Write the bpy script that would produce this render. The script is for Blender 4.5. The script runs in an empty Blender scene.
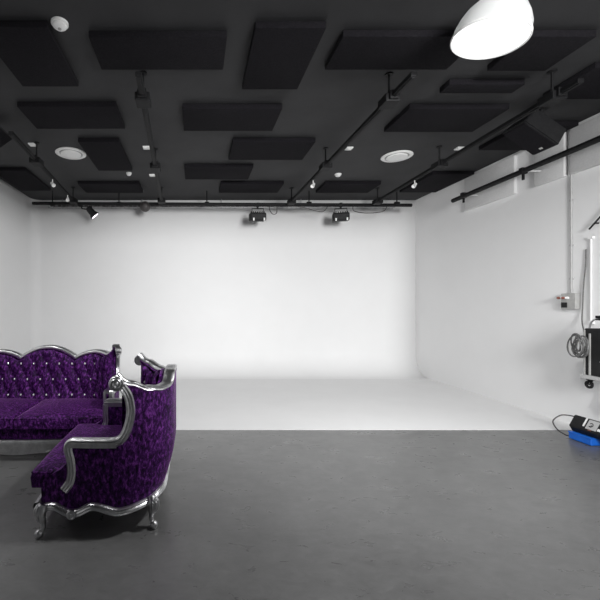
import bpy, bmesh, math, random
from mathutils import Vector, Matrix
random.seed(4)
PI = math.pi
scn = bpy.context.scene
C = scn.collection

# ---------------------------------------------------------------- camera, world, lights
cam_d = bpy.data.cameras.new('camera'); cam = bpy.data.objects.new('camera', cam_d); C.objects.link(cam)
cam.location = (0, 0, 1.6); cam.rotation_euler = (PI/2, 0, 0)
cam_d.sensor_width = 36; cam_d.lens = 380/600*36
cam_d.shift_x = 105/600; cam_d.shift_y = 5/600
cam_d.clip_start = .05
scn.camera = cam

w = bpy.data.worlds.new('world'); scn.world = w; w.use_nodes = True
w.node_tree.nodes['Background'].inputs[0].default_value = (.93, .96, 1, 1)
w.node_tree.nodes['Background'].inputs[1].default_value = .06

def area(name, loc, target, sx, sy, power, col=(1, 1, 1)):
    l = bpy.data.lights.new(name, 'AREA'); l.shape = 'RECTANGLE'; l.size = sx; l.size_y = sy
    l.energy = power; l.color = col
    o = bpy.data.objects.new(name, l); C.objects.link(o); o.location = loc
    o.rotation_euler = (Vector(target)-Vector(loc)).to_track_quat('-Z', 'Y').to_euler()
    return o
area('studio_light_row', (-2.5, 2.80, 3.94), (-2.3, 2.85, 0), 1.2, .2, 42)
def spot(name, loc, target, deg, power, r=.35):
    l = bpy.data.lights.new(name, 'SPOT'); l.spot_size = math.radians(deg); l.spot_blend = 1
    l.energy = power; l.shadow_soft_size = r
    o = bpy.data.objects.new(name, l); C.objects.link(o); o.location = loc
    o.rotation_euler = (Vector(target)-Vector(loc)).to_track_quat('-Z', 'Y').to_euler()
    return o
area('fill_light_rear', (3.4, .6, 3.9), (3.4, .6, 0), 1.5, .4, 11)  # unseen fill light added to brighten the near floor and right wall
spot('studio_spot_right', (2.4, -2.2, 2.7), (2.95, 8.7, 2.0), 69, 2720, .9)
spot('studio_spot_left', (1.2, 1.6, 2.8), (-3.2, 8.0, 2.1), 88, 480, .8)

scn.view_settings.view_transform = 'Standard'
scn.view_settings.look = 'None'
scn.view_settings.gamma = 1
scn.view_settings.use_curve_mapping = False
scn.view_settings.exposure = 0

# ---------------------------------------------------------------- materials
def mat(name, col, rough=.5, metal=0, noise=None, bump=0, bscale=40, **kw):
    """principled; noise=(scale, second colour) mixes a procedural colour variation"""
    m = bpy.data.materials.new(name); m.use_nodes = True
    nt = m.node_tree; b = nt.nodes['Principled BSDF']
    b.inputs['Base Color'].default_value = (*col, 1)
    b.inputs['Roughness'].default_value = rough; b.inputs['Metallic'].default_value = metal
    for k, v in kw.items():
        b.inputs[k.replace('_', ' ')].default_value = v
    tc = nt.nodes.new('ShaderNodeTexCoord')
    if noise:
        n = nt.nodes.new('ShaderNodeTexNoise'); n.inputs['Scale'].default_value = noise[0]
        n.inputs['Detail'].default_value = 6; n.inputs['Roughness'].default_value = .65
        r = nt.nodes.new('ShaderNodeValToRGB')
        r.color_ramp.elements[0].position = .35; r.color_ramp.elements[1].position = .68
        r.color_ramp.elements[0].color = (*col, 1); r.color_ramp.elements[1].color = (*noise[1], 1)
        nt.links.new(tc.outputs['Object'], n.inputs['Vector'])
        nt.links.new(n.outputs['Fac'], r.inputs[0]); nt.links.new(r.outputs[0], b.inputs['Base Color'])
    if bump:
        n2 = nt.nodes.new('ShaderNodeTexNoise'); n2.inputs['Scale'].default_value = bscale
        n2.inputs['Detail'].default_value = 5
        bp = nt.nodes.new('ShaderNodeBump'); bp.inputs['Strength'].default_value = bump
        bp.inputs['Distance'].default_value = .01
        nt.links.new(tc.outputs['Object'], n2.inputs['Vector'])
        nt.links.new(n2.outputs['Fac'], bp.inputs['Height']); nt.links.new(bp.outputs[0], b.inputs['Normal'])
    return m

M = {}
M['white_wall'] = mat('white_wall_paint', (.80, .80, .80), .7, noise=(.7, (.83, .83, .83)), bump=.05, bscale=14)
M['cyc'] = mat('white_cyclorama_paint', (.82, .82, .82), .65, noise=(.6, (.85, .85, .85)), bump=.02, bscale=6)
M['cyc_floor'] = mat('white_floor_paint', (.77, .77, .77), .55, noise=(1.5, (.80, .80, .80)), bump=.02, bscale=10)
M['ceil'] = mat('black_ceiling_paint', (.014, .014, .0155), .75, noise=(2.2, (.021, .021, .023)), bump=.08, bscale=9)
M['felt'] = mat('black_acoustic_felt', (.006, .0055, .007), 1, noise=(60, (.013, .012, .0145)), bump=.5, bscale=90, Specular_IOR_Level=.15)
M['wall_felt'] = mat('white_acoustic_felt', (.60, .60, .60), .9, noise=(40, (.66, .66, .66)), bump=.2, bscale=80)
M['black'] = mat('black_metal', (.005, .005, .0055), .6, 0, noise=(30, (.009, .009, .010)), Specular_IOR_Level=.2)
M['black_plastic'] = mat('black_plastic', (.010, .010, .011), .6, noise=(25, (.017, .017, .018)), bump=.1, Specular_IOR_Level=.25)
M['white'] = mat('white_plastic', (.78, .78, .77), .45, noise=(20, (.84, .84, .83)))
M['grey'] = mat('grey_plastic', (.36, .36, .35), .5, noise=(20, (.44, .44, .43)))
M['steel'] = mat('galvanised_steel', (.42, .42, .43), .4, .8, noise=(50, (.55, .55, .56)))
M['blue'] = mat('blue_plastic', (.006, .12, .58), .45, noise=(12, (.008, .15, .68)))
M['orange'] = mat('red_brown_rubber', (.20, .055, .035), .5, noise=(30, (.27, .08, .05)))
M['cable'] = mat('grey_cable', (.09, .09, .09), .5, noise=(60, (.20, .20, .20)))
M['dark_cable'] = mat('dark_cable', (.03, .026, .026), .5, noise=(60, (.05, .045, .045)))
M['label'] = mat('silver_label', (.42, .42, .42), .5, noise=(15, (.5, .5, .5)))
M['crystal'] = mat('crystal', (.92, .92, .95), .12, .1, noise=(10, (1, 1, 1)))
M['silver'] = mat('silver_leaf', (.50, .50, .51), .30, 1, noise=(14, (.72, .72, .73)), bump=.25, bscale=60)
M['pipe_grey'] = mat('painted_conduit', (.38, .38, .38), .5, noise=(20, (.44, .44, .44)))

def floor_mat():
    m = bpy.data.materials.new('dark_grey_concrete_paint'); m.use_nodes = True
    nt = m.node_tree; b = nt.nodes['Principled BSDF']; b.inputs['IOR'].default_value = 1.65
    tc = nt.nodes.new('ShaderNodeTexCoord')
    def noise(scale, detail, sc, dist=0, rough=.6):
        mp = nt.nodes.new('ShaderNodeMapping'); mp.inputs['Location'].default_value = (.37, .21, .43); mp.inputs['Scale'].default_value = sc
        n = nt.nodes.new('ShaderNodeTexNoise'); n.inputs['Scale'].default_value = scale; n.inputs['Detail'].default_value = detail
        n.inputs['Distortion'].default_value = dist; n.inputs['Roughness'].default_value = rough
        nt.links.new(tc.outputs['Object'], mp.inputs[0]); nt.links.new(mp.outputs[0], n.inputs['Vector']); return n.outputs['Fac']
    def mrange(x, lo, hi, a=.3, c=.7):
        r = nt.nodes.new('ShaderNodeMapRange'); r.inputs[1].default_value = a; r.inputs[2].default_value = c
        r.inputs[3].default_value = lo; r.inputs[4].default_value = hi; nt.links.new(x, r.inputs[0]); return r.outputs[0]
    def mul(x, y):
        k = nt.nodes.new('ShaderNodeMath'); k.operation = 'MULTIPLY'; nt.links.new(x, k.inputs[0]); nt.links.new(y, k.inputs[1]); return k.outputs[0]
    big = mrange(noise(1.0, 5, (1, 1, 1)), .104, .136)
    fine = mrange(noise(9, 10, (1, 1.6, 1), .8, .75), .84, 1.16)
    v = mul(big, fine)
    cc = nt.nodes.new('ShaderNodeCombineColor')
    for k in range(3): nt.links.new(v, cc.inputs[k])
    nt.links.new(cc.outputs[0], b.inputs['Base Color'])
    nt.links.new(mrange(noise(5, 8, (1, 2, 1), .6), .25, .40), b.inputs['Roughness'])
    bp = nt.nodes.new('ShaderNodeBump'); bp.inputs['Strength'].default_value = .10; bp.inputs['Distance'].default_value = .006
    nt.links.new(noise(7, 6, (1, 1.7, 1), 1.0), bp.inputs['Height']); nt.links.new(bp.outputs[0], b.inputs['Normal'])
    return m
M['floor'] = floor_mat()

def velvet_mat():
    m = bpy.data.materials.new('purple_crushed_velvet'); m.use_nodes = True
    nt = m.node_tree; b = nt.nodes['Principled BSDF']
    tc = nt.nodes.new('ShaderNodeTexCoord')
    mp = nt.nodes.new('ShaderNodeMapping'); mp.inputs['Scale'].default_value = (1, 1, .6)
    n = nt.nodes.new('ShaderNodeTexNoise'); n.inputs['Scale'].default_value = 42
    n.inputs['Detail'].default_value = 7; n.inputs['Roughness'].default_value = .68; n.inputs['Distortion'].default_value = .35
    r = nt.nodes.new('ShaderNodeValToRGB')
    e = r.color_ramp.elements
    e[0].position = .38; e[0].color = (.007, .0008, .012, 1)
    e[1].position = .66; e[1].color = (.21, .045, .31, 1)
    k = r.color_ramp.elements.new(.52); k.color = (.047, .007, .083, 1)
    bp = nt.nodes.new('ShaderNodeBump'); bp.inputs['Strength'].default_value = .5; bp.inputs['Distance'].default_value = .012
    nt.links.new(tc.outputs['Object'], mp.inputs[0]); nt.links.new(mp.outputs[0], n.inputs['Vector'])
    nt.links.new(n.outputs['Fac'], r.inputs[0]); nt.links.new(r.outputs[0], b.inputs['Base Color'])
    nt.links.new(n.outputs['Fac'], bp.inputs['Height']); nt.links.new(bp.outputs[0], b.inputs['Normal'])
    b.inputs['Roughness'].default_value = .55
    b.inputs['Sheen Weight'].default_value = .5; b.inputs['Sheen Roughness'].default_value = .22
    b.inputs['Sheen Tint'].default_value = (.72, .34, .82, 1)
    b.inputs['Specular IOR Level'].default_value = .12
    return m
M['velvet'] = velvet_mat()

def emis(name, col, s):
    m = bpy.data.materials.new(name); m.use_nodes = True
    b = m.node_tree.nodes['Principled BSDF']; b.inputs['Base Color'].default_value = (.9, .9, .9, 1)
    b.inputs['Emission Color'].default_value = (*col, 1); b.inputs['Emission Strength'].default_value = s
    return m
M['lamp_on'] = emis('lit_diffuser', (1, 1, .99), 1.3)
M['spot_on'] = emis('lit_lens', (1, .93, 1), 1.6)

def shade_mat():
    m = bpy.data.materials.new('frosted_prismatic_plastic'); m.use_nodes = True
    nt = m.node_tree; out = nt.nodes['Material Output']; b = nt.nodes['Principled BSDF']
    b.inputs['Base Color'].default_value = (.75, .76, .76, 1); b.inputs['Roughness'].default_value = .3
    t = nt.nodes.new('ShaderNodeBsdfTranslucent'); t.inputs[0].default_value = (.8, .8, .8, 1)
    mx = nt.nodes.new('ShaderNodeMixShader'); mx.inputs[0].default_value = .35
    nt.links.new(b.outputs[0], mx.inputs[1]); nt.links.new(t.outputs[0], mx.inputs[2])
    tr = nt.nodes.new('ShaderNodeBsdfTransparent'); mx2 = nt.nodes.new('ShaderNodeMixShader'); mx2.inputs[0].default_value = .25
    nt.links.new(mx.outputs[0], mx2.inputs[1]); nt.links.new(tr.outputs[0], mx2.inputs[2])
    nt.links.new(mx2.outputs[0], out.inputs[0])
    wv = nt.nodes.new('ShaderNodeTexWave'); wv.inputs['Scale'].default_value = 30
    bp = nt.nodes.new('ShaderNodeBump'); bp.inputs['Strength'].default_value = .2
    nt.links.new(wv.outputs[1], bp.inputs['Height']); nt.links.new(bp.outputs[0], b.inputs['Normal'])
    return m
M['shade'] = shade_mat()

# ---------------------------------------------------------------- mesh helpers
def obj(name, bm, m, parent=None, smooth=True, angle=40):
    me = bpy.data.meshes.new(name)
    bmesh.ops.recalc_face_normals(bm, faces=bm.faces)
    bm.to_mesh(me); bm.free()
    o = bpy.data.objects.new(name, me); C.objects.link(o)
    if m: me.materials.append(M[m] if isinstance(m, str) else m)
    if smooth:
        for p in me.polygons: p.use_smooth = True
        try: me.set_sharp_from_angle(angle=math.radians(angle))
        except Exception: pass
    if parent: o.parent = parent
    return o

def tag(o, label, cat, group=None, kind=None):
    o['label'] = label; o['category'] = cat
    if group: o['group'] = group
    if kind: o['kind'] = kind
    return o
def thing(name, label, cat, loc=(0, 0, 0), rz=0, group=None):
    o = bpy.data.objects.new(name, None); C.objects.link(o); o.location = loc; o.rotation_euler = (0, 0, rz)
    o.empty_display_size = .1
    return tag(o, label, cat, group)
def struct(name, bm, m, label=None, **kw):
    o = obj(name, bm, m, **kw); o['kind'] = 'structure'
    return o

def box(bm, x0, x1, y0, y1, z0, z1, bev=0, mtx=None, seg=2):
    r = bmesh.ops.create_cube(bm, size=1)
    vs = r['verts']
    for v in vs:
        v.co = Vector(((x0+x1)/2+v.co.x*(x1-x0), (y0+y1)/2+v.co.y*(y1-y0), (z0+z1)/2+v.co.z*(z1-z0)))
    if bev:
        es = list({e for v in vs for e in v.link_edges})
        rb = bmesh.ops.bevel(bm, geom=es, offset=bev, segments=seg, affect='EDGES', profile=.5)
        vs = list(set(rb['verts']) | {v for v in vs if v.is_valid})
    if mtx:
        bmesh.ops.transform(bm, matrix=mtx, verts=[v for v in vs if v.is_valid])
    return vs

def catmull(pts, n=8):
    P = [Vector(p) for p in pts]; out = []
    Q = [2*P[0]-P[1]] + P + [2*P[-1]-P[-2]]
    for i in range(1, len(Q)-2):
        for k in range(n):
            t = k/n; a, b, c, d = Q[i-1], Q[i], Q[i+1], Q[i+2]
            out.append(.5*((2*b)+(c-a)*t+(2*a-5*b+4*c-d)*t*t+(3*b-a-3*c+d)*t*t*t))
    out.append(P[-1]); return out

def tube(bm, pts, r, seg=8, closed=False, caps=True):
    """round tube; r a number or a list of radii"""
    P = [Vector(p) for p in pts]; n = len(P); rings = []
    prev = None
    for i, p in enumerate(P):
        if closed: T = P[(i+1) % n]-P[i-1]
        else: T = P[min(i+1, n-1)]-P[max(i-1, 0)]
        T.normalize()
        if prev is None:
            u = T.orthogonal().normalized()
        else:
            u = (prev-T*prev.dot(T))
            u = u.normalized() if u.length > 1e-6 else T.orthogonal().normalized()
        prev = u; v = T.cross(u)
        rr = r[i] if isinstance(r, (list, tuple)) else r
        rings.append([bm.verts.new(p+(u*math.cos(2*PI*k/seg)+v*math.sin(2*PI*k/seg))*rr) for k in range(seg)])
    m = n if closed else n-1
    for i in range(m):
        a, b = rings[i], rings[(i+1) % n]
        for k in range(seg): bm.faces.new((a[k], a[(k+1) % seg], b[(k+1) % seg], b[k]))
    if caps and not closed:
        bm.faces.new(rings[0][::-1]); bm.faces.new(rings[-1])

def sweep(bm, pts, outs, prof, scale=None):
    """profile (a,b): a along the outward vector, b across it; a moulded rail"""
    P = [Vector(p) for p in pts]; n = len(P); rings = []
    for i, p in enumerate(P):
        T = (P[min(i+1, n-1)]-P[max(i-1, 0)]).normalized()
        N = Vector(outs[i]); N = (N-T*N.dot(T)).normalized(); B = T.cross(N)
        s = scale[i] if scale else 1
        rings.append([bm.verts.new(p+N*a*s+B*b*s) for a, b in prof])
    k = len(prof)
    for i in range(n-1):
        for j in range(k): bm.faces.new((rings[i][j], rings[i][(j+1) % k], rings[i+1][(j+1) % k], rings[i+1][j]))
    bm.faces.new(rings[0][::-1]); bm.faces.new(rings[-1])

def lathe(bm, prof, seg=24, mtx=None, cap=True):
    """(r,z) profile around z"""
    rings = []
    for r, z in prof:
        if r < 1e-5: rings.append([bm.verts.new((0, 0, z))])
        else: rings.append([bm.verts.new((r*math.cos(2*PI*k/seg), r*math.sin(2*PI*k/seg), z)) for k in range(seg)])
    for a, b in zip(rings, rings[1:]):
        for k in range(seg):
            q = (k+1) % seg
            if len(a) == 1 and len(b) == 1: continue
            if len(a) == 1: bm.faces.new((a[0], b[k], b[q]))
            elif len(b) == 1: bm.faces.new((a[k], a[q], b[0]))
            else: bm.faces.new((a[k], a[q], b[q], b[k]))
    if cap:
        for rg, rev in ((rings[0], True), (rings[-1], False)):
            if len(rg) > 2: bm.faces.new(rg[::-1] if rev else rg)
    vs = [v for rg in rings for v in rg]
    if mtx: bmesh.ops.transform(bm, matrix=mtx, verts=vs)
    return vs

def grid(bm, rows):
    V = [[bm.verts.new(p) for p in r] for r in rows]
    for i in range(len(V)-1):
        for j in range(len(V[0])-1):
            bm.faces.new((V[i][j], V[i][j+1], V[i+1][j+1], V[i+1][j]))
    return V

def new(): return bmesh.new()

# ---------------------------------------------------------------- the room
XL, XR, YB, H = -3.7, 5.05, 8.7, 4.0
YE = 4.864            # where the grey floor meets the white one
bm = new(); box(bm, XL-.1, XR+.1, -3, YE, -.1, 0); struct('floor', bm, 'floor', smooth=False)
bm = new(); box(bm, XL-.1, XR+.1, YE, YB+.1, -.1, .004); struct('floor_cyclorama', bm, 'cyc_floor', smooth=False)
bm = new(); box(bm, XL-.3, XR+.3, -3, YB+.3, H, H+.15); struct('ceiling', bm, 'ceil', smooth=False)
bm = new(); box(bm, XR, XR+.15, -3, YB+.15, -.1, H); struct('wall_right', bm, 'white_wall', smooth=False)
bm = new(); box(bm, XL-.15, XL, -3, YE, -.1, H); struct('wall_left', bm, 'white_wall', smooth=False)
# the infinity cove: left wall, rounded corner and back wall, all with a curved foot
Rc, rc = .22, .48
def ring(d, z):
    """the wall's line offset by d into the room, at height z"""
    r = max(Rc-d, 0); out = []
    for k in range(9): out.append((XL+d, YE+(YB-d-r-YE)*k/8, z))
    for k in range(1, 7):
        a = PI-(PI/2)*k/7; out.append((XL+d+r+r*math.cos(a), YB-d-r+r*math.sin(a), z))
    for k in range(13): out.append((XL+d+r+(XR-XL-d-r)*k/12, YB-d, z))
    return out
prof = [(rc+.02, .002), (rc, .006)]
for k in range(1, 15):
    a = (PI/2)*k/14; prof.append((rc-rc*math.sin(a), .006+rc-rc*math.cos(a)))
rows = [ring(d, z) for d, z in prof+[(0, 1), (0, 2), (0, 3), (0, H)]]
bm = new(); grid(bm, rows)
o = struct('wall_back', bm, 'cyc', angle=80)
sm = o.modifiers.new('thick', 'SOLIDIFY'); sm.thickness = .03; sm.offset = -1
# make sure the cove's visible side points into the room
me = o.data
if me.polygons[-5].normal.y > 0:
    me.flip_normals()

# ---------------------------------------------------------------- upholstered seats
def polyline_at(pts, cum, s):
    s = max(0, min(cum[-1], s))
    for i in range(1, len(pts)):
        if s <= cum[i]+1e-9:
            t = (s-cum[i-1])/max(1e-9, cum[i]-cum[i-1]); return pts[i-1].lerp(pts[i], t)
    return pts[-1].copy()

def lerp_tab(tab, x):
    if x <= tab[0][0]: return tab[0][1]
    for (a, b), (c, d) in zip(tab, tab[1:]):
        if x <= c:
            t = (x-a)/(c-a); t = t*t*(3-2*t); return b+(d-b)*t
    return tab[-1][1]

RAIL = [(-.014, -.026), (.008, -.028), (.020, -.020), (.015, -.010), (.024, 0), (.015, .010), (.020, .020), (.008, .028), (-.014, .026)]
RAIL_W = [(-.022, -.028), (.012, -.031), (.024, -.020), (.017, -.009), (.025, 0), (.017, .009), (.024, .020), (.012, .031), (-.022, .028)]

def make_seat(root, HW, crest, ncush, crest_w, buttons, D=.90, apron=.0):
    """root faces -y. HW half width; crest: table lx -> top height of the back between corners"""
    yf, yb = -.485, .45
    # half plan, from the front of the arm round to the middle of the back (lx>0 side)
    plan = [Vector((HW-.03, yf, 0)), Vector((HW-.012, yf+.18, 0)), Vector((HW, yf+.38, 0)), Vector((HW, yf+.50, 0))]
    ry = yb-(yf+.50); rx = .42
    for k in range(1, 17):
        a = (PI/2)*k/16
        plan.append(Vector((HW-rx+rx*math.cos(a), yf+.50+ry*math.sin(a), 0)))
    m = 10
    for k in range(1, m+1): plan.append(Vector(((HW-rx)*(1-k/m), yb+.0*k, 0)))
    cum = [0]
    for a, b in zip(plan, plan[1:]): cum.append(cum[-1]+(b-a).length)
    L = cum[-1]
    def at(s, off=0, z=0):
        p = polyline_at(plan, cum, s)
        q = polyline_at(plan, cum, min(L, s+.03)); q0 = polyline_at(plan, cum, max(0, s-.03))
        T = (q-q0).normalized(); N = Vector((-T.y, T.x, 0))
        if N.dot(p-Vector((0, yf+.45, 0))) < 0: N = -N
        if s >= L-1e-6: N = Vector((0, 1, 0)); 
        # the shell is a touch narrower at its foot
        tap = -(.012+lerp_tab([(.5, 0), (1.2, .09)], s))*max(0, (.5-z)/.35)**1.3
        r = p+N*(off+tap); r.z = z
        return r, N
    s_of_y = lambda y: next((c+(y-p.y) if False else c for p, c in zip(plan, cum) if p.y >= y), L)
    sArm = .225                        # the arm starts this far behind the seat front
    AZ = .635                          # arm height
    # S-shaped wing post: (s, z)
    post = [(.50, .635), (.565, .665), (.612, .73), (.636, .82), (.638, .89), (.620, .97), (.585, 1.03), (.565, 1.06)]
    post = [(a+.02, b) for a, b in post]
    postc = catmull([(a, b, 0) for a, b in post], 5)
    postc = [(p.x, p.y) for p in postc]
    sScroll, zScroll = .560, 1.058
    def ztop(s):
        """top of back above arc position s"""
        p = polyline_at(plan, cum, s)
        if s <= L*0+.95 and p.x > HW-rx*.75:
            t = lerp_tab([(.56, 1.075), (.66, 1.035), (.80, .985), (.95, crest(p.x))], s)
            return t
        return crest(p.x)
    # rail at the bottom of the side and back: gentle serpentine
    def zbase(s):
        return lerp_tab([(0, .185), (.12, .208), (.235, .165), (.27, .165), (.40, .215), (.58, .172), (.80, .19), (.98, .215), (1.25, .20), (L, .215)], s)
    T_side, T_back = .085, .12
    def thick(s): return T_side+(T_back-T_side)*min(1, max(0, (s-.55)/.3))
    # ---- outer shell, one closed mesh: outside + inside + tops
    NS = 60
    def side_rows(sgn, off, tuft=False):
        """list of rows from bottom to top for half of the shell"""
        rows_lo, rows_up = [], []
        def P(s, z, puff=0):
            p, N = at(s, 0, z)
            if off: p = p-N*(thick(s)+0)
            if puff: p = p-N*puff
            if off and p.x < 0: p.x = 0
            p.x *= sgn; return p
        for i in range(9):
            v = i/8; row = []
            for j in range(NS+1):
                t = j/NS; s0 = .03*(1-v)+(sArm if v > .55 else .03+ (sArm-.03)*(v/.55)**2)*v
                s0 = .03 if v < .4 else .03+(sArm-.03)*min(1, (v-.4)/.3)
                s = s0+(L-s0)*t
                zb = zbase(s) if not off else .20
                row.append((s, zb+(AZ-zb)*v))
            rows_lo.append(row)
        for i in range(1, 25):
            v = i/24; sp = postc[min(len(postc)-1, int(v*(len(postc)-1)+.5))][0]
            # exact height lookup along the post
            zt = AZ+(1.06-AZ)*v
            for (a, b), (c, d) in zip(postc, postc[1:]):
                if b <= zt <= d: sp = a+(c-a)*(zt-b)/max(1e-6, d-b); break
            row = []
            for j in range(NS+1):
                t = j/NS; s = sp+(L-sp)*t
                row.append((s, AZ+(ztop(s)-AZ)*v))
            rows_up.append(row)
        return rows_lo, rows_up, P
    for sgn in (1, -1):
        pass
    bm = new()
    for sgn in (1, -1):
        lo, up, P = side_rows(sgn, 0)
        grid(bm, [[P(s, z) for s, z in r] for r in lo])
        # first row of the upper part starts on the lower part's top
        base = []
        for j in range(NS+1):
            s = .50+(L-.50)*j/NS; base.append((s, AZ))
        grid(bm, [[P(s, z) for s, z in r] for r in [base]+up])
        # inside of the arm and base (flat velvet under the cushion)
        lo2, up2, P2 = side_rows(sgn, 1)
        grid(bm, [[P2(s, z) for s, z in r] for r in lo2])
        # top of the arm, between outside and inside
        ss = [sArm+(.62-sArm)*k/12 for k in range(13)]
        grid(bm, [[P(s, AZ) for s in ss], [P2(s, AZ) for s in ss]])
        # front edge of the arm
        fr = [(r[0][0], r[0][1]) for r in lo]
        fr2 = [(r[0][0], r[0][1]) for r in lo2]
        grid(bm, [[P(s, z) for s, z in fr], [P2(s, z) for s, z in fr2]])
        # edge of the wing and of the top
        e1 = [P(s, z) for s, z in postc]; e2 = [P2(s, z) for s, z in postc]
        grid(bm, [e1, e2])
        tp = [(up[-1][j]) for j in range(NS+1)]
        grid(bm, [[P(s, z) for s, z in tp], [P2(s, z) for s, z in tp]])
    # front base panel under the cushion
    n = 12; rw = []
    for z in (.17, .33):
        rw.append([Vector((-(HW-.06)+2*(HW-.06)*k/n, yf+.055-apron*.5*math.cos(PI*(k/n-.5)), z)) for k in range(n+1)])
    rw.append([Vector((p.x, yf+.12, .33)) for p in rw[-1]])
    grid(bm, rw)
    # deck and bottom
    box(bm, -(HW-.16), HW-.16, yf+.10, yb-.27, .20, .33)
    bmesh.ops.remove_doubles(bm, verts=bm.verts, dist=.0008)
    obj('shell', bm, 'velvet', root, angle=50)
    # ---- tufted inside of the back and wings
    p_, q_, z0 = buttons['pitch'], buttons['rise'], buttons['z0']
    bm = new()
    Lb = L-.60
    z_lo, rowsN = .36, 44
    colsN = int(Lb*2/.016)
    btn = []
    def inner(u, z):
        """u signed arc distance from the middle of the back"""
        s = L-abs(u); sg = 1 if u >= 0 else -1
        a = u/p_+(z-z0)/(2*q_); b = u/p_-(z-z0)/(2*q_)
        f = abs(math.sin(PI*a)*math.sin(PI*b))
        f = f**.45
        up = ztop(s)
        edge = min(1, max(0, (up-z)/.05)); edge2 = min(1, max(0, (Lb-abs(u))/.06))
        puff = (.008+.060*f)*(edge**.5)*(edge2**.5)
        puff += .02*max(0, (.75-z))
        p, N = at(s, 0, z)
        q = p-N*(thick(s)+puff); q.x *= sg
        nn = Vector((N.x*sg, N.y, 0))
        return q, nn
    rows = []
    for i in range(rowsN+1):
        row = []
        v = i/rowsN
        for j in range(colsN+1):
            u = -Lb+2*Lb*j/colsN; s = L-abs(u)
            zt = ztop(s)-.012
            zp = 0
            row.append(inner(u, z_lo+(zt-z_lo)*v)[0])
        rows.append(row)
    grid(bm, rows)
    obj('tufted_back', bm, 'velvet', root, angle=80)
    j = -1
    nb = 0
    for j in range(buttons['rows']):
        z = z0+q_*j
        off = p_/2 if j % 2 else 0
        k = -int(Lb/p_)-1
        while k < Lb/p_+1:
            u = k*p_+off; k += 1
            if abs(u) > Lb-.05: continue
            if z > ztop(L-abs(u))-.05: continue
            q, nn = inner(u, z)
            bm = new()
            mt = Matrix.Translation(q-nn*.004) @ (-nn).to_track_quat('Z', 'Y').to_matrix().to_4x4()
            lathe(bm, [(.0001, -.004), (.014, -.003), (.0155, .001), (.011, .007), (.005, .011), (0, .012)], 8, mt, cap=False)
            obj('button', bm, 'crystal', root, smooth=False); nb += 1
    # ---- seat cushions
    cw = 2*(HW-.075-.012)/ncush
    for c in range(ncush):
        x0 = -(HW-.087)+cw*c+.010; x1 = x0+cw-.020
        bm = new()
        nx, ny = 26, 26
        ylo, yhi = yf-.035, yb-.21
        zb0, zt0 = .325, .445
        # T shape: widens in front of the arms
        def ext(y):
            return .055 if y < yf+.17 else 0
        def X(u, y):
            a = x0-(ext(y) if c == 0 else 0); b = x1+(ext(y) if c == ncush-1 else 0)
            return a+(b-a)*u
        def bow(u):
            xx = X(u, 0); return -apron*.5*math.cos(PI*xx/(2*HW))
        top, bot = [], []
        for i in range(ny+1):
            vv = i/ny; v = .5-.5*math.cos(PI*vv); r1, r2 = [], []
            for k in range(nx+1):
                uu = k/nx; u = .5-.5*math.cos(PI*uu)
                y = ylo+bow(u)*(1-v)+(yhi-ylo)*v
                e = min(1, min(u*(x1-x0), (1-u)*(x1-x0))/.05); f = min(1, min(v, 1-v)*(yhi-ylo)/.05)
                edge = math.sqrt(max(0, 1-(1-e)**2))*math.sqrt(max(0, 1-(1-f)**2))
                crown = .03*math.sin(PI*u)*math.sin(PI*v)**.7
                r1.append((X(u, y), y, zt0-.016+.022*edge+crown))
                r2.append((X(u, y), y, zb0))
            top.append(r1); bot.append(r2)
        A = grid(bm, top); B = grid(bm, bot)
        per = lambda G: [G[0][k] for k in range(nx+1)]+[G[i][nx] for i in range(1, ny+1)]+[G[ny][k] for k in range(nx-1, -1, -1)]+[G[i][0] for i in range(ny-1, 0, -1)]
        a, b = per(A), per(B)
        ctr = Vector(((x0+x1)/2, (ylo+yhi)/2, 0))
        mid = []
        for va, vb in zip(a, b):
            d = (va.co-ctr); d.z = 0; d.normalize()
            mid.append(bm.verts.new((va.co+vb.co)/2+d*.010+Vector((0, 0, .02))))
        for i in range(len(a)):
            q = (i+1) % len(a)
            bm.faces.new((a[i], a[q], mid[q], mid[i])); bm.faces.new((mid[i], mid[q], b[q], b[i]))
        cu = obj('cushion', bm, 'velvet', root, angle=60)
        bm = new()
        tube(bm, [v+Vector((0, 0, .001)) for v in [Vector(p) for p in [top[0][k] for k in range(nx+1)]+[top[i][nx] for i in range(1, ny+1)]+[top[ny][k] for k in range(nx-1, -1, -1)]+[top[i][0] for i in range(ny-1, 0, -1)]]], .005, 6, closed=True)
        obj('piping', bm, 'velvet', cu)
    # ---- silver arm rails: down post, arm, S post
    for sgn in (1, -1):
        ctrl = [(.195, .318, -.0), (.235, .375, 0), (.248, .45, 0), (.242, .53, 0), (.225, .60, 0), (.242, .645, 0),
                (.32, .650, 0), (.40, .648, 0), (.50, .650, 0)] + [(a, b, 0) for a, b in post[1:]]
        cc = catmull(ctrl, 6)
        pts, outs = [], []
        for p in cc:
            q, N = at(p.x, -.012, p.y)
            # the arm rail is as wide as the arm
            pts.append(Vector((q.x*sgn, q.y, q.z)))
            outs.append(Vector((N.x*sgn, N.y, 0)))
        bm = new(); sweep(bm, pts, outs, RAIL_W)
        # padded top plate of the arm rail
        ss = [.22+(.56-.22)*k/10 for k in range(11)]
        r1, r2, r3, r4 = [], [], [], []
        for s in ss:
            a, N = at(s, .012, AZ+.018); b, _ = at(s, -T_side-.012, AZ+.018)
            for L_, v, z in ((r1, a, AZ+.022), (r2, b, AZ+.022), (r3, b, AZ-.016), (r4, a, AZ-.016)):
                L_.append(Vector((v.x*sgn, v.y, z)))
        V = grid(bm, [r1, r2, r3, r4, r1])
        bm.faces.new([V[k][0] for k in range(4)]); bm.faces.new([V[k][-1] for k in range(3, -1, -1)])
        # inner front post of the arm
        pp, oo = [], []
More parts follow.
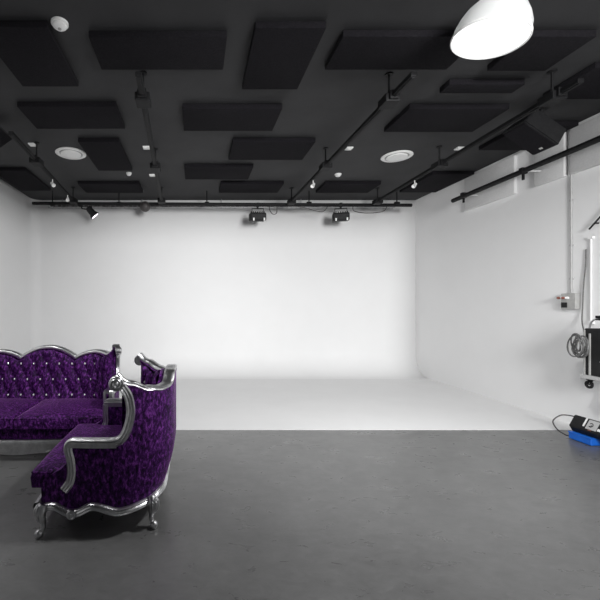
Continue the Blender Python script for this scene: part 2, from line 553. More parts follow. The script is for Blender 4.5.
        for p in catmull([(.215, .42, 0), (.24, .48, 0), (.235, .56, 0), (.235, .64, 0)], 5):
            q, N = at(p.x, -T_side, p.y); pp.append(Vector((q.x*sgn, q.y, q.z))); oo.append(Vector((-N.x*sgn, -N.y, 0)))
        sweep(bm, pp, oo, RAIL)
        ar = obj('arm_rail', bm, 'silver', root)
        # volute
        q, N = at(sScroll, .004, zScroll)
        c0 = Vector((q.x*sgn, q.y, zScroll)); ax = Vector((N.x*sgn, N.y, 0))
        bm = new()
        mt = Matrix.Translation(c0) @ ax.to_track_quat('Z', 'Y').to_matrix().to_4x4()
        lathe(bm, [(0, -.045), (.046, -.045), (.052, -.038), (.052, .004), (.047, .010), (.020, .008), (.018, .014), (.010, .019), (0, .020)], 26, mt, cap=False)
        sp = []
        for k in range(31):
            f = k/30; rr = .046-.030*f; an = -2*PI*1.6*f
            sp.append(mt @ Vector((rr*math.cos(an), rr*math.sin(an), .014+.004*f)))
        tube(bm, sp, .0065, 6)
        obj('scroll', bm, 'silver', root, angle=35)
    # ---- top rail, one moulded sweep from scroll to scroll
    pts, outs, sc = [], [], []
    NSA = 46
    S = [sScroll+.0+(L-sScroll)*k/NSA for k in range(NSA+1)]
    def zr(s):
        return ztop(s)+.012 if s > .60 else ztop(s)+.012+.028*(1-(s-sScroll)/(.60-sScroll))
    half = []
    for s in S:
        q, N = at(s, -.030, zr(s)); half.append((q, N))
    for q, N in half: pts.append(q.copy()); outs.append(Vector((N.x, N.y, 0)))
    for q, N in half[-2::-1]: pts.append(Vector((-q.x, q.y, q.z))); outs.append(Vector((-N.x, N.y, 0)))
    TOPR = [(-.050, -.012), (-.036, -.024), (.026, -.026), (.036, -.016), (.030, -.006), (.036, .004), (.024, .014), (0, .020), (-.022, .016), (-.038, .018), (-.052, .006)]
    bm = new(); sweep(bm, pts, outs, TOPR, None)
    obj('top_rail', bm, 'silver', root, angle=50)
    # ---- base rail round sides and back + front apron
    pts, outs = [], []
    S = [.0+(L)*k/60 for k in range(61)]
    hf = []
    for s in S:
        q, N = at(s, .004, zbase(s)); hf.append((q, N))
    for q, N in hf: pts.append(q.copy()); outs.append(N.copy())
    for q, N in hf[-2::-1]: pts.append(Vector((-q.x, q.y, q.z))); outs.append(Vector((-N.x, N.y, 0)))
    bm = new(); sweep(bm, pts, outs, RAIL)
    obj('base_rail', bm, 'silver', root, angle=50)
    bm = new(); n = 40; rws = [[] for _ in range(7)]
    pr = [(.0, .218), (-.022, .215), (-.034, .195), (-.026, .165), (-.032, .13), (-.018, None), (.0, None)]
    for k in range(n+1):
        t = k/n; x = -(HW-.05)+2*(HW-.05)*t; yb_ = yf-apron*math.cos(PI*(t-.5))
        drop = lerp_tab([(0, .10), (.16, .135), (.34, .095 - apron*.3), (.5, .075-apron*.3), (.66, .095-apron*.3), (.84, .135), (1, .10)], t)
        for r, (dy, z) in enumerate(pr):
            rws[r].append((x, yb_+dy, z if z else drop+(0.006 if r == 5 else 0)))
    grid(bm, rws+[rws[0]])
    obj('apron', bm, 'silver', root, angle=50)
    for sgn in (1, -1):
        q, N = at(.252, .022, .165)
        bm = new()
        mt = Matrix.Translation((q.x*sgn, q.y, .162)) @ Vector((N.x*sgn, N.y, 0)).to_track_quat('Z', 'Y').to_matrix().to_4x4()
        lathe(bm, [(0, -.012), (.033, -.012), (.034, .008), (.026, .014), (.020, .008), (.014, .008), (.010, .014), (0, .017)], 22, mt, cap=False)
        obj('medallion', bm, 'silver', root, angle=35)
    # ---- cabriole legs
    def leg(cx, cy, dx, dy):
        bm = new()
        d = Vector((dx, dy, 0)).normalized()
        path = catmull([Vector((cx, cy, .225))-d*.01, Vector((cx, cy, .185))+d*.008, Vector((cx, cy, .14))+d*.006, Vector((cx, cy, .09))-d*.006, Vector((cx, cy, .052))-d*.004, Vector((cx, cy, .026))+d*.014], 4)
        n = len(path)
        rad = [lerp_tab([(0, .030), (.2, .040), (.4, .031), (.65, .018), (.85, .017), (1, .026)], i/(n-1)) for i in range(n)]
        tube(bm, path, rad, 12)
        # ball-and-scroll foot
        mt = Matrix.Translation(Vector((cx, cy, .0285))+d*.022)
        lathe(bm, [(0, -.0285), (.014, -.0270), (.025, -.014), (.029, 0), (.025, .014), (.014, .0255), (0, .0285)], 14, mt, cap=False)
        # acanthus leaf on the knee
        for a in (-.55, 0, .55):
            dd = Matrix.Rotation(a, 3, 'Z') @ d
            lp = catmull([Vector((cx, cy, .225))+dd*.030, Vector((cx, cy, .19))+dd*.046, Vector((cx, cy, .145))+dd*.040, Vector((cx, cy, .105))+dd*.020], 4)
            m_ = len(lp); tube(bm, lp, [.003+.008*math.sin(PI*i/(m_-1))**.6 for i in range(m_)], 6)
        obj('leg', bm, 'silver', root)
    leg(HW-.012, yf+.045, .6, -1); leg(-(HW-.012), yf+.045, -.6, -1)
    q, N = at(.83, .03, .2)
    leg(q.x, q.y, N.x, N.y); leg(-q.x, q.y, -N.x, N.y)
    if HW > .8:
        leg(0, yb-.09, 0, 1)
    return root

def sofa_crest(x):
    x = abs(x)
    if x < .35: return .912+.140*math.cos(PI*x/.70)**.8
    return .912+.085*max(0, math.sin(PI*min(.46, x-.35)/.54))**.7
# armchair seen from its side, its seat turned to the left
a = thing('armchair', 'purple velvet wing armchair with silver scroll frame, seen side-on in front of the sofa', 'armchair', (-.615, 3.185, 0), -PI/2)
make_seat(a, .575, lambda x: lerp_tab([(0, 1.062), (.12, 1.05), (.30, .975), (.45, .965)], abs(x)), 1, .3,
          dict(pitch=.165, rise=.195, z0=.475, rows=3), apron=.03)
s = thing('sofa', 'purple tufted velvet sofa with scalloped silver top rail and crystal buttons, behind the armchair', 'sofa', (-1.86, 4.45, 0), 0)
make_seat(s, .962, sofa_crest, 2, .5,
          dict(pitch=.16, rise=.195, z0=.475, rows=3), apron=.06)

# ---------------------------------------------------------------- ceiling panels
PG = 'black acoustic panels fixed to the ceiling'
panels = [
 (-1.845, -1.245, 3.20, 4.07, 'large black acoustic ceiling panel at the top left, left of the round smoke detector'),
 (-.93, .28, 3.32, 3.78, 'wide black ceiling panel right of the smoke detector, above the second rail end'),
 (.51, 1.11, 3.21, 4.125, 'lengthwise black ceiling panel near the top middle, pointing towards the back wall'),
 (1.29, 2.50, 3.31, 3.78, 'wide black ceiling panel left of the bright dome lamp'),
 (2.92, 3.50, 3.31, 3.80, 'black ceiling panel right behind the bright dome lamp'),
 (2.70, 3.50, 4.03, 4.20, 'slim black ceiling panel just below the bright dome lamp'),
 (2.556, 3.75, 4.53, 5.14, 'wide black ceiling panel between the dome lamp and the right round vent'),
 (-2.10, -.93, 4.48, 5.05, 'wide black ceiling panel just above the left round vent'),
 (-.15, 1.04, 4.53, 5.11, 'wide black ceiling panel in the middle, right behind the lengthwise panel'),
 (.54, 1.73, 5.45, 6.13, 'black ceiling panel in the middle row, just left of the third rail'),
 (-1.68, -1.09, 5.45, 6.62, 'lengthwise black ceiling panel right of the left round vent'),
 (-.18, .99, 6.46, 7.08, 'black ceiling panel right of the second rail, second row from the back wall'),
 (-2.27, -1.08, 7.35, 7.93, 'back row black ceiling panel between the first and second rails'),
 (.50, 1.72, 7.35, 7.93, 'back row black ceiling panel left of the third rail end'),
 (2.52, 3.60, 7.35, 7.93, 'back row black ceiling panel right of the third rail end'),
 (-3.55, -2.95, 6.62, 7.78, 'black ceiling panel over the left wall at the left frame edge, by the leftmost rail'),
 (4.25, 5.0, 6.80, 7.90, 'black ceiling panel beside the right wall, below the fourth rail'),
 (4.29, 5.0, 4.95, 5.75, 'black ceiling panel over the right wall, behind the hanging loudspeaker'),
 (3.95, 5.0, 3.75, 4.32, 'black ceiling panel at the right frame edge, nearer than the loudspeaker'),
]
for x0, x1, y0, y1, lab in panels:
    bm = new(); box(bm, x0, x1, y0, y1, H-.062, H-.0005, .006)
    tag(obj('acoustic_panel', bm, 'felt'), lab, 'acoustic panel', PG)
# white wall panels
for y0, y1, lab in ((5.95, 7.05, 'white acoustic wall panel high on the right wall, farthest from the camera'),
                    (5.15, 5.60, 'short white acoustic wall panel on the right wall, middle one of three'),
                    (3.95, 5.06, 'white acoustic wall panel high on the right wall, cut by the frame edge')):
    bm = new(); box(bm, XR-.055, XR-.0005, y0, y1, 3.345, 3.945, .006)
    tag(obj('wall_panel', bm, 'wall_felt'), lab, 'acoustic panel', 'white acoustic panels along the right wall')

# ---------------------------------------------------------------- rails under the ceiling
RZ = 3.73
def rail(x_near, y_near, x_far, y_far, clamps, label):
    t = thing('lighting_rail', label, 'rail', (x_near, y_near, RZ), 0, 'black rails running under the ceiling')
    P = lambda y: Vector(((x_far-x_near)*(y-y_near)/(y_far-y_near), y-y_near, 0))
    d = P(y_far); ang = math.atan2(-d.x, d.y)
    bm = new()
    box(bm, -.03, .03, 0, d.length, -.022, .022, .006, Matrix.Rotation(ang, 4, 'Z'))
    box(bm, -.012, .012, .01, d.length-.01, -.030, -.020, 0, Matrix.Rotation(ang, 4, 'Z'))
    obj('track', bm, 'black', t, smooth=False)
    for y in clamps:
        p = P(y)
        bm = new()
        box(bm, p.x-.075, p.x+.075, p.y-.09, p.y+.09, -.055, .03, .008)
        box(bm, p.x-.045, p.x+.045, p.y-.12, p.y+.12, -.04, .045, .006)
        o = obj('clamp', bm, 'black', t, smooth=False)
        bm = new(); tube(bm, [(p.x, p.y, .03), (p.x, p.y, H-RZ)], .012, 8); lathe(bm, [(.04, H-RZ-.012), (.04, H-RZ)], 12, Matrix.Translation((p.x, p.y, 0)))
        obj('hanger', bm, 'black', t)
    return t
rail(-2.28, 4.7, -2.5, 7.955, (5.62, 7.75), 'leftmost black lighting rail, running above the left round vent')
rail(-.52, 3.5, -.69, 7.955, (3.93, 5.85, 7.75), 'second black lighting rail from the left, over the armchair side')
rail(2.02, 3.5, 1.98, 7.955, (3.95, 5.82, 7.80), 'third black lighting rail, ending near the back wall centre')
rail(3.66, 3.6, 3.75, 7.955, (3.9, 5.76, 7.80), 'rightmost black lighting rail, passing the hanging loudspeaker')

# cross pipe in front of the back wall
t = thing('cross_pipe', 'long black pipe hung along the top of the back wall', 'pipe', (0, 8.0, RZ))
bm = new(); tube(bm, [(-3.42, 0, .01), (4.56, 0, -.03)], .035, 10); obj('pipe', bm, 'black', t)
for x in (-3.0, -1.6, .25, 2.4, 4.25):
    bm = new(); tube(bm, [(x, 0, .02), (x, 0, H-RZ)], .012, 8); lathe(bm, [(.045, -.045), (.045, .045)], 12, Matrix.Translation((x, 0, 0)) @ Matrix.Rotation(PI/2, 4, 'Y'))
    obj('hanger', bm, 'black', t)
t = thing('cable_tray', 'thin grey wire cable tray against the top of the back wall', 'cable tray', (0, 8.55, 3.80))
bm = new()
for yy, zz in ((0, 0), (.12, 0), (0, .08), (.12, .08)):
    tube(bm, [(-3.3, yy, zz), (4.5, yy, zz)], .007, 6)
for k in range(79):
    x = -3.3+.1*k
    tube(bm, [(x, 0, .08), (x, 0, 0), (x, .12, 0), (x, .12, .08)], .004, 4)
obj('wire_basket', bm, 'steel', t)
bm = new()
for k, (yy, zz) in enumerate(((.03, .02), (.06, .02), (.09, .03))):
    pts = [(-3.25+.26*i, yy, zz+.03*abs(math.sin(i*1.7+k))) for i in range(30)]
    tube(bm, catmull(pts, 3), .010, 6)
obj('cable', bm, 'dark_cable', t)
for x in (-3.0, -1.2, .6, 2.4, 4.2):
    bm = new(); tube(bm, [(x, .06, 0), (x, .06, .20)], .006, 6); obj('hanger', bm, 'steel', t)

# loose cables on the cross pipe
def cable(pts, r, m, label, parent=None, name='cable'):
    bm = new(); tube(bm, catmull(pts, 6), r, 6); o = obj(name, bm, m); tag(o, label, 'cable'); return o
cable([(1.56, 8.0, 3.68), (1.57, 7.99, 3.60), (1.63, 7.98, 3.51), (1.71, 7.98, 3.53), (1.73, 8.0, 3.68)], .008, 'dark_cable', 'thin cable drooping from the pipe beside the left floodlight')
cable([(3.32, 8.0, 3.68), (3.36, 8.01, 3.58), (3.62, 8.02, 3.54), (3.95, 8.01, 3.57), (4.05, 8.0, 3.68)], .008, 'dark_cable', 'thin cable looping from the pipe beside the right floodlight')
cable([(1.9, 8.0, 3.69), (2.2, 7.98, 3.66), (2.45, 7.98, 3.60), (2.68, 7.98, 3.56), (2.80, 8.0, 3.68)], .007, 'dark_cable', 'thin cable drooping between the two floodlights')

# floodlights on the cross pipe
def flood(x, yaw, label):
    t = thing('floodlight', label, 'floodlight', (x, 8.0, RZ-.03), yaw, 'black floodlights on the cross pipe')
    bm = new()
    box(bm, -.17, .17, -.12, .13, -.33, -.16, .03, Matrix.Rotation(.12, 4, 'X'))
    for k in range(7): box(bm, -.15+.045*k, -.135+.045*k, -.08, .10, -.17, -.145, 0)
    obj('housing', bm, 'black_plastic', t, smooth=False)
    bm = new()
    tube(bm, [(0, 0, .035), (0, 0, -.06)], .016, 8)
    tube(bm, [(-.12, 0, -.20), (-.12, 0, -.07), (.12, 0, -.07), (.12, 0, -.20)], .011, 6)
    box(bm, -.03, .03, -.04, .04, -.035, .045, .005)
    obj('yoke', bm, 'black', t)
    bm = new(); box(bm, -.14, .14, .125, .132, -.30, -.19, 0); obj('lens', bm, 'grey', t, smooth=False)
    for xx in (-.10, .12):
        bm = new(); box(bm, xx-.015, xx+.015, -.128, -.10, -.345, -.29, .003); obj('bracket_tab', bm, 'white', t, smooth=False)
flood(1.32, .0, 'black floodlight hung upright on the cross pipe, left one of two')
flood(3.07, -.3, 'black floodlight turned slightly on the cross pipe, right one of two')
t = thing('spotlight', 'small black spotlight with a lit purple-white lens, left end of the cross pipe', 'spotlight', (-2.26, 8.0, RZ-.03))
bm = new(); tube(bm, [(-.15, 0, .02), (-.12, 0, -.07), (0, 0, -.09), (.08, 0, -.03), (.1, 0, -.10)], .014, 8); box(bm, -.19, -.11, -.04, .04, -.03, .05, .005)
obj('bracket', bm, 'black', t)
ax = Vector((.62, .16, -.72)).normalized()
mt = Matrix.Translation((.09, 0, -.15)) @ ax.to_track_quat('Z', 'Y').to_matrix().to_4x4()
bm = new(); lathe(bm, [(0, -.13), (.05, -.13), (.065, -.08), (.07, .02), (.105, .09), (.105, .10), (.09, .10), (.08, .085), (0, .085)], 20, mt, cap=False); obj('housing', bm, 'black_plastic', t)
bm = new(); lathe(bm, [(0, .088), (.088, .094), (.088, .098), (0, .102)], 20, mt, cap=False); obj('lens', bm, 'spot_on', t)
t = thing('hanging_ball', 'small dark round ball hung under the pipe beside the second rail', 'ball', (-1.05, 8.0, RZ-.03))
bm = new(); lathe(bm, [(.11*math.sin(PI*k/10), -.11+-.0-.11*math.cos(PI*k/10)+.08) for k in range(11)], 18, None, cap=False); obj('ball', bm, 'dark_cable', t, smooth=False)
bm = new(); tube(bm, [(0, 0, .04), (0, 0, -.04)], .012, 6); obj('hook', bm, 'black', t)

# small white spot lamps on rails
def minispot(x, y, yaw, label):
    t = thing('rail_spotlight', label, 'spotlight', (x, y, RZ-.031), yaw, 'small white spotlights on the rails')
    bm = new(); tube(bm, [(0, 0, .0), (0, 0, -.06)], .008, 6); obj('stem', bm, 'white', t)
    mt = Matrix.Translation((0, 0, -.08)) @ Matrix.Rotation(2.2, 4, 'X')
    bm = new(); lathe(bm, [(0, -.05), (.022, -.05), (.026, 0), (.034, .05), (.028, .05), (.02, .02), (0, .02)], 12, mt, cap=False); obj('head', bm, 'white', t)
minispot(-2.38, 6.35, .8, 'small white rail spotlight near the left round vent')
minispot(-2.43, 7.25, .3, 'small white rail spotlight on the leftmost rail, close to the back wall')
minispot(1.99, 6.4, -.6, 'small white rail spotlight on the third rail')
minispot(3.70, 6.4, -.9, 'small white rail spotlight on the rightmost rail')

# round vents
def vent(x, y, label):
    t = thing('ceiling_vent', label, 'vent', (x, y, H), 0, 'round white ceiling vents')
    bm = new(); lathe(bm, [(.232, -.0005), (.235, -.012), (.22, -.022), (.185, -.020), (.178, -.006), (.17, -.0005)], 40, None, cap=False); obj('rim', bm, 'white', t)
    bm = new(); lathe(bm, [(.0, -.03), (.10, -.031), (.150, -.028), (.156, -.018), (.150, -.010), (0, -.008)], 40, None, cap=False); obj('disc', bm, 'white', t)
    bm = new(); lathe(bm, [(.0, -.0005), (.0, -.005), (.18, -.004), (.18, -.0005)], 30, None, cap=False); lathe(bm, [(.02, -.012), (.02, -.002)], 8); obj('throat', bm, 'grey', t)
vent(-1.96, 6.0, 'round white ceiling vent on the left, beside the leftmost rail')
vent(3.25, 6.12, 'round white ceiling vent on the right, between third and fourth rails')

# small ceiling devices
def square(x, y, label):
    bm = new(); box(bm, x-.05, x+.05, y-.05, y+.05, H-.022, H-.0005, .006)
    box(bm, x-.03, x+.03, y-.03, y+.03, H-.03, H-.018, .004)
    tag(obj('ceiling_sensor', bm, 'white', smooth=False), label, 'sensor', 'small square white ceiling fittings')
square(-2.42, 5.66, 'small square white ceiling fitting left of the left round vent')
square(-.74, 5.77, 'small square white ceiling fitting beside the middle of the second rail')
square(-.79, 7.0, 'small square white ceiling fitting by the second rail, close to the back wall')
square(2.35, 5.80, 'small square white ceiling fitting right of the third rail')
square(4.03, 5.80, 'small square white ceiling fitting below the hanging loudspeaker')
def dome_det(x, y, r, label, lit=True):
    t = thing('smoke_detector', label, 'smoke detector', (x, y, H))
    bm = new(); lathe(bm, [(r, -.0005), (r, -.014), (r*.93, -.02), (0, -.02)], 28, None, cap=False); obj('base', bm, 'white', t)
    bm = new(); lathe(bm, [(r*.82, -.018), (r*.80, -.034), (r*.55, -.048), (r*.2, -.052), (0, -.052)], 28, None, cap=False); d = obj('cover', bm, 'white', t)
    bm = new(); lathe(bm, [(r*.22, -.050), (r*.2, -.058), (0, -.060)], 12, None, cap=False); obj('button', bm, 'grey', d)
dome_det(-1.15, 3.23, .072, 'round white smoke detector at the top left of the ceiling')
dome_det(2.62, 6.96, .06, 'small round white detector right of the third rail near the back')
dome_det(-1.20, 6.9, .05, 'small round white detector at the corner of the lengthwise left panel')

# ---------------------------------------------------------------- dome lamp
t = thing('dome_lamp', 'big lit dome lamp with translucent shade hanging at the upper right', 'lamp', (2.26, 2.92, 3.638))
t.rotation_euler = (.07, .2, 0)
prof = [(.252, 0), (.249, .03), (.246, .08), (.226, .14), (.196, .20), (.155, .25), (.11, .285), (.075, .30)]
bm = new(); lathe(bm, prof+[(r-.005, z-.002) for r, z in prof[::-1]], 48, None, cap=False)
obj('lamp_shade', bm, 'shade', t)
bm = new(); lathe(bm, [(0, .006), (.20, .006), (.246, .012), (.246, .018), (0, .020)], 48, None, cap=False); obj('diffuser', bm, 'lamp_on', t)
bm = new(); lathe(bm, [(0, .026), (.238, .026), (.238, .030), (0, .032)], 40, None, cap=False); obj('glow_blocker', bm, 'white', t)  # plate added to keep the diffuser's upward glow off the shade
bm = new(); lathe(bm, [(.252, .0), (.257, .004), (.257, .014), (.252, .018)], 48, None, cap=False); obj('rim', bm, 'white', t)
bm = new(); lathe(bm, [(.0, .28), (.078, .285), (.08, .325), (.05, .335), (0, .335)], 24, None, cap=False); obj('housing', bm, 'grey', t)
def point(name, loc, e, r):
    l = bpy.data.lights.new(name, 'POINT'); l.energy = e; l.shadow_soft_size = r
    o = bpy.data.objects.new(name, l); C.objects.link(o); o.location = loc; return o
point('dome_lamp_bulb', (0, 0, .13), 1.2, .06).parent = t
l = bpy.data.lights.new('dome_lamp_beam', 'AREA'); l.shape = 'DISK'; l.size = .48; l.energy = 106
o = bpy.data.objects.new('dome_lamp_beam', l); C.objects.link(o); o.location = (0, 0, -.003); o.parent = t

# ---------------------------------------------------------------- hanging loudspeakers
def speaker(A, D, y0, y1, depth, label, ceil_x):
    """A, D: x,z of the two long edges of the grille"""
    ax, az = A; dx, dz = D
    t = thing('loudspeaker', label, 'loudspeaker', (ax, y0, az))
    u = Vector((dx-ax, 0, dz-az)); Lg = u.length; u.normalize()
    n = Vector((u.z, 0, -u.x)); n = n if n.z > 0 else -n     # back of the cabinet, upward
    mt = Matrix(((u.x, 0, n.x, 0), (u.y, 1, n.y, 0), (u.z, 0, n.z, 0), (0, 0, 0, 1)))
    W = y1-y0
    bm = new()
    pr = [(0, 0), (Lg, 0), (Lg, depth), (Lg*.12, depth)]
    r0 = [bm.verts.new((p, .0, q)) for p, q in pr]; r1 = [bm.verts.new((p, W, q)) for p, q in pr]
    for v, (p, q) in zip(r0, pr): v.co.y += .04*q/depth
    for v, (p, q) in zip(r1, pr): v.co.y -= .04*q/depth
    bm.faces.new(r0); bm.faces.new(r1[::-1])
    for k in range(4): bm.faces.new((r0[k], r0[(k+1) % 4], r1[(k+1) % 4], r1[k]))
    bmesh.ops.bevel(bm, geom=list(bm.edges), offset=.012, segments=2, affect='EDGES')
    bmesh.ops.transform(bm, matrix=mt, verts=bm.verts)
    obj('cabinet', bm, 'black_plastic', t, smooth=False)
    bm = new(); box(bm, .02, Lg-.02, .02, W-.02, -.008, .006, .004, mt); g = obj('grille', bm, 'felt', t, smooth=False)
    bm = new(); box(bm, Lg-.075, Lg-.05, W/2-.02, W/2+.02, -.011, -.007, 0, mt); obj('badge', bm, 'grey', g, smooth=False)
    c = mt @ Vector((Lg*.6, W/2, depth*.8))
    bm = new(); tube(bm, [c, (c.x, c.y, H-az)], .02, 8); box(bm, c.x-.08, c.x+.08, c.y-.08, c.y+.08, H-az-.012, H-az-.0005, 0); obj('bracket', bm, 'black', t)
speaker((3.865, 3.76), (4.27, 3.48), 4.46, 4.80, .25, 'black loudspeaker hung from the ceiling at the right, angled down over the wall pipe', 4.2)
speaker((-2.44, 3.84), (-2.84, 3.56), 4.75, 5.12, .16, 'black loudspeaker corner at the left frame edge under the ceiling', -2.7)

# ---------------------------------------------------------------- right wall fittings
t = thing('wall_pipe', 'thick black horizontal pipe along the upper right wall', 'pipe', (4.75, 3.0, 3.54))
bm = new(); tube(bm, [(0, 0, .03), (0, 4.0, -.02)], .038, 12); obj('pipe', bm, 'black', t)
for y in (.7, 2.50, 3.72):
    bm = new(); box(bm, -.045, .045, y-.03, y+.03, -.045, .045, .008); box(bm, -.012, .012, y-.014, y+.014, -.13, -.03, .002)
    obj('clamp', bm, 'black', t)
    bm = new(); tube(bm, [(.03, y, .0), (.2995, y, 0)], .009, 8); box(bm, .285, .2995, y-.03, y+.03, -.03, .03, 0)
    obj('wall_bracket', bm, 'white_wall', t)
bm = new(); tube(bm, [(XR-.016, 5.083, 3.34), (XR-.016, 5.083, 1.76)], .013, 10)
for z in (3.0, 2.4, 1.95): box(bm, XR-.02, XR-.0005, 5.063, 5.103, z-.012, z+.012, 0)
tag(obj('conduit', bm, 'pipe_grey'), 'grey vertical conduit running down the right wall into the socket box', 'conduit')
t = thing('socket_box', 'grey wall socket box with plugs, below the vertical conduit', 'socket box', (XR, 5.09, 1.65))
bm = new(); box(bm, -.065, -.0005, -.11, .09, -.105, .105, .008); obj('casing', bm, 'grey', t, smooth=False)
bm = new(); box(bm, -.072, -.063, .0, .080, -.085, -.015, .002); obj('socket', bm, 'black_plastic', t, smooth=False)
for dy, c1 in ((.055, 'white'), (-.01, 'white')):
    mt = Matrix.Translation((-.064, dy, .045)) @ Matrix.Scale(.8, 4) @ Matrix.Rotation(-PI/2, 4, 'Y')
    bm = new(); lathe(bm, [(.0, 0), (.024, 0), (.024, .03), (.016, .035), (.016, .07), (0, .07)], 14, mt, cap=False); pl = obj('plug', bm, c1, t)
    bm = new(); lathe(bm, [(.0, .068), (.018, .068), (.022, .085), (.018, .10), (0, .104)], 14, mt, cap=False); obj('plug_end', bm, 'orange', pl)
bm = new(); tube(bm, [(XR-.016, 4.83, 2.46), (XR-.016, 4.83, 1.36)], .011, 10); box(bm, XR-.03, XR-.0005, 4.80, 4.86, 2.44, 2.47, 0); box(bm, XR-.03, XR-.0005, 4.80, 4.86, 1.36, 1.39, 0)
tag(obj('conduit', bm, 'white_wall'), 'white painted conduit at the right frame edge above the black case', 'conduit')
t = thing('boom_pole', 'thin dark diagonal pole fixed to the wall at the right frame edge', 'pole', (XR, 4.80, 2.57))
bm = new(); tube(bm, [(-.05, .02, -.01), (-.05, -.42, .42)], .010, 8); obj('pole', bm, 'black', t)
for k in (.15, .85):
    bm = new(); tube(bm, [(-.05, .02-.44*k, -.01+.43*k), (-.0005, .02-.44*k, -.01+.43*k)], .010, 6); obj('clip', bm, 'black', t)
bm = new(); tube(bm, catmull([(5.04, 4.90, 2.32), (5.035, 4.90, 2.1), (5.03, 4.92, 1.85), (5.03, 4.93, 1.6), (5.0, 4.91, 1.4), (4.93, 4.82, 1.28), (4.80, 4.68, 1.20)], 6), .008, 6)
tag(obj('hanging_cable', bm, 'cable'), 'thin grey cable hanging down the wall to the cable coil', 'cable')
# wheeled case hung on the wall
t = thing('equipment_case', 'black wheeled equipment case mounted on the right wall at the frame edge', 'case', (XR, 4.42, .76))
bm = new(); box(bm, -.34, -.0005, -.20, .18, 0, .56, .012); obj('body', bm, 'black_plastic', t, smooth=False)
bm = new(); box(bm, -.345, -.325, .165, .185, .0, .54, .003); box(bm, -.352, -.338, .10, .118, .0, .50, .003); obj('edge_trim', bm, 'grey', t, smooth=False)
bm = new(); box(bm, -.37, -.0005, -.21, .20, -.045, 0, .006); obj('shelf', bm, 'label', t, smooth=False)
bm = new(); box(bm, -.342, -.338, -.05, .0, .17, .185, 0); obj('nameplate', bm, 'label', t, smooth=False)
bm = new(); tube(bm, catmull([(-.30, .16, .55), (-.30, .13, .64), (-.30, .05, .68), (-.30, -.12, .68), (-.30, -.18, .55)], 5), .010, 8); h = obj('handle', bm, 'steel', t)
bm = new(); box(bm, -.335, -.265, -.10, .06, .685, .715, .006); box(bm, -.335, -.265, -.10, .06, .66, .675, .004); obj('grip', bm, 'black', h, smooth=False)
for y in (.13, -.14):
    bm = new(); box(bm, -.34, -.28, y-.03, y+.03, -.06, -.042, 0); tube(bm, [(-.335, y, -.05), (-.325, y+.02, -.11)], .010, 6); tube(bm, [(-.285, y, -.05), (-.295, y+.02, -.11)], .010, 6)
    cs = obj('caster', bm, 'black', t)
    bm = new(); tube(bm, [(-.31, y+.02+.036*math.cos(2*PI*k/20), -.115+.036*math.sin(2*PI*k/20)) for k in range(20)], .015, 8, closed=True)
    tube(bm, [(-.335, y+.02, -.115), (-.285, y+.02, -.115)], .008, 6); obj('wheel', bm, 'black_plastic', cs)
bm = new()
for k in range(7):
    r = .118+.022*math.sin(k*2.3); cx, cy, cz = 4.675-.006*k, 4.61-.03*math.sin(k*1.9), 1.105-.03*math.cos(k*1.3)
    ph = .2*math.sin(k)
    pts = [(cx+.02*math.sin(2*PI*i/28+k)+.05*math.cos(2*PI*i/28), cy+r*math.cos(2*PI*i/28), cz+r*(.95+.1*math.sin(ph))*math.sin(2*PI*i/28)) for i in range(28)]
    tube(bm, pts, .0085, 6, closed=True)
tag(obj('cable_coil', bm, 'cable'), 'coil of grey cable hooked on the corner of the black wall case', 'cable coil')

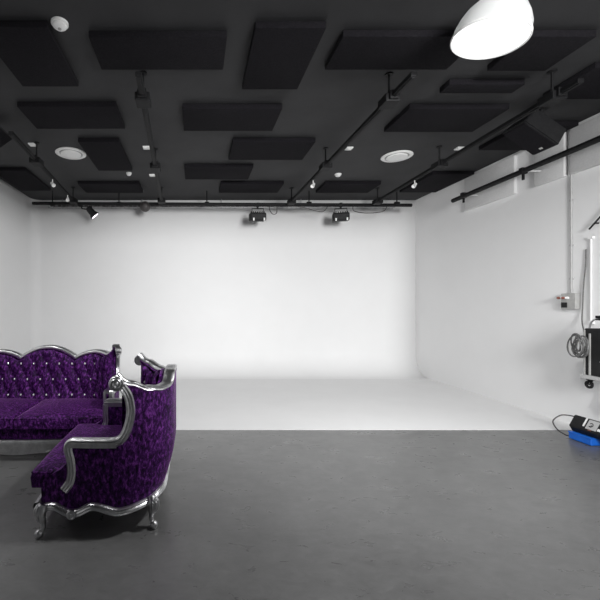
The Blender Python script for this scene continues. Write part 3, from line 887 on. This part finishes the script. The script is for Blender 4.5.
# ---------------------------------------------------------------- box on the floor at the right
t = thing('crate', 'flat blue plastic crate on the floor at the right wall', 'crate', (4.70, 4.43, 0))
bm = new(); box(bm, -.22, .22, -.13, .13, .004, .088, .010)
obj('body', bm, 'blue', t, smooth=False)
bm = new(); box(bm, -.225, .225, -.135, .135, .078, .090, .004); obj('lid', bm, 'blue', t, smooth=False)
for x in (-.17, .17):
    for y in (-.09, .09):
        bm = new(); lathe(bm, [(.015, 0), (.015, .006)], 10, Matrix.Translation((x, y, 0))); obj('foot', bm, 'black_plastic', t)
t = thing('power_ballast', 'black ballast box with silver label lying on the blue crate', 'ballast', (4.48, 4.36, .091))
bm = new()
pr = [(.045, 0), (.0, .07), (.072, .198), (.27, .12), (.24, 0)]
r0 = [bm.verts.new((x, -.30, z)) for x, z in pr]; r1 = [bm.verts.new((x, .20, z)) for x, z in pr]
bm.faces.new(r0); bm.faces.new(r1[::-1])
for k in range(5): bm.faces.new((r0[k], r0[(k+1) % 5], r1[(k+1) % 5], r1[k]))
bmesh.ops.bevel(bm, geom=list(bm.edges), offset=.008, segments=2, affect='EDGES')
obj('housing', bm, 'black_plastic', t, smooth=False)
u = Vector((.072, 0, .128)).normalized(); nn = Vector((-u.z, 0, u.x))
FM = Matrix(((0, u.x, nn.x, 0), (1, 0, 0, 0), (0, u.z, nn.z, .07), (0, 0, 0, 1)))    # face coordinates: along y, up the slope, out
bm = new(); box(bm, .035, .055, .04, .145, .0005, .003, 0, FM); obj('tape', bm, 'white', t, smooth=False)
bm = new(); box(bm, -.100, .015, .022, .135, .0005, .003, 0, FM); lb = obj('label_plate', bm, 'label', t, smooth=False)
bm = new()
tube(bm, [FM @ Vector((-.030+.020*math.cos(a/10*PI*1.6+.6), .075+.024*math.sin(a/10*PI*1.6+.6), .004)) for a in range(11)], .004, 5)
tube(bm, [FM @ Vector(p) for p in ((-.03, .075, .004), (-.045, .062, .004), (-.02, .058, .004))], .004, 5)
obj('logo', bm, 'black', lb)
bm = new(); box(bm, -.055, -.02, .008, .018, .0005, .003, 0, FM); obj('red_sticker', bm, 'orange', t, smooth=False)
bm = new(); box(bm, -.17, -.11, .03, .06, .0005, .003, 0, FM); obj('white_sticker', bm, 'white', t, smooth=False)
bm = new(); tube(bm, catmull([(4.56, 4.55, .26), (4.52, 4.60, .265), (4.45, 4.63, .255), (4.38, 4.65, .18), (4.41, 4.63, .09), (4.48, 4.60, .03), (4.55, 4.60, .012)], 6), .007, 8)
tag(obj('power_cable', bm, 'dark_cable'), 'dark cable looping from the black ballast box down to the floor', 'cable')
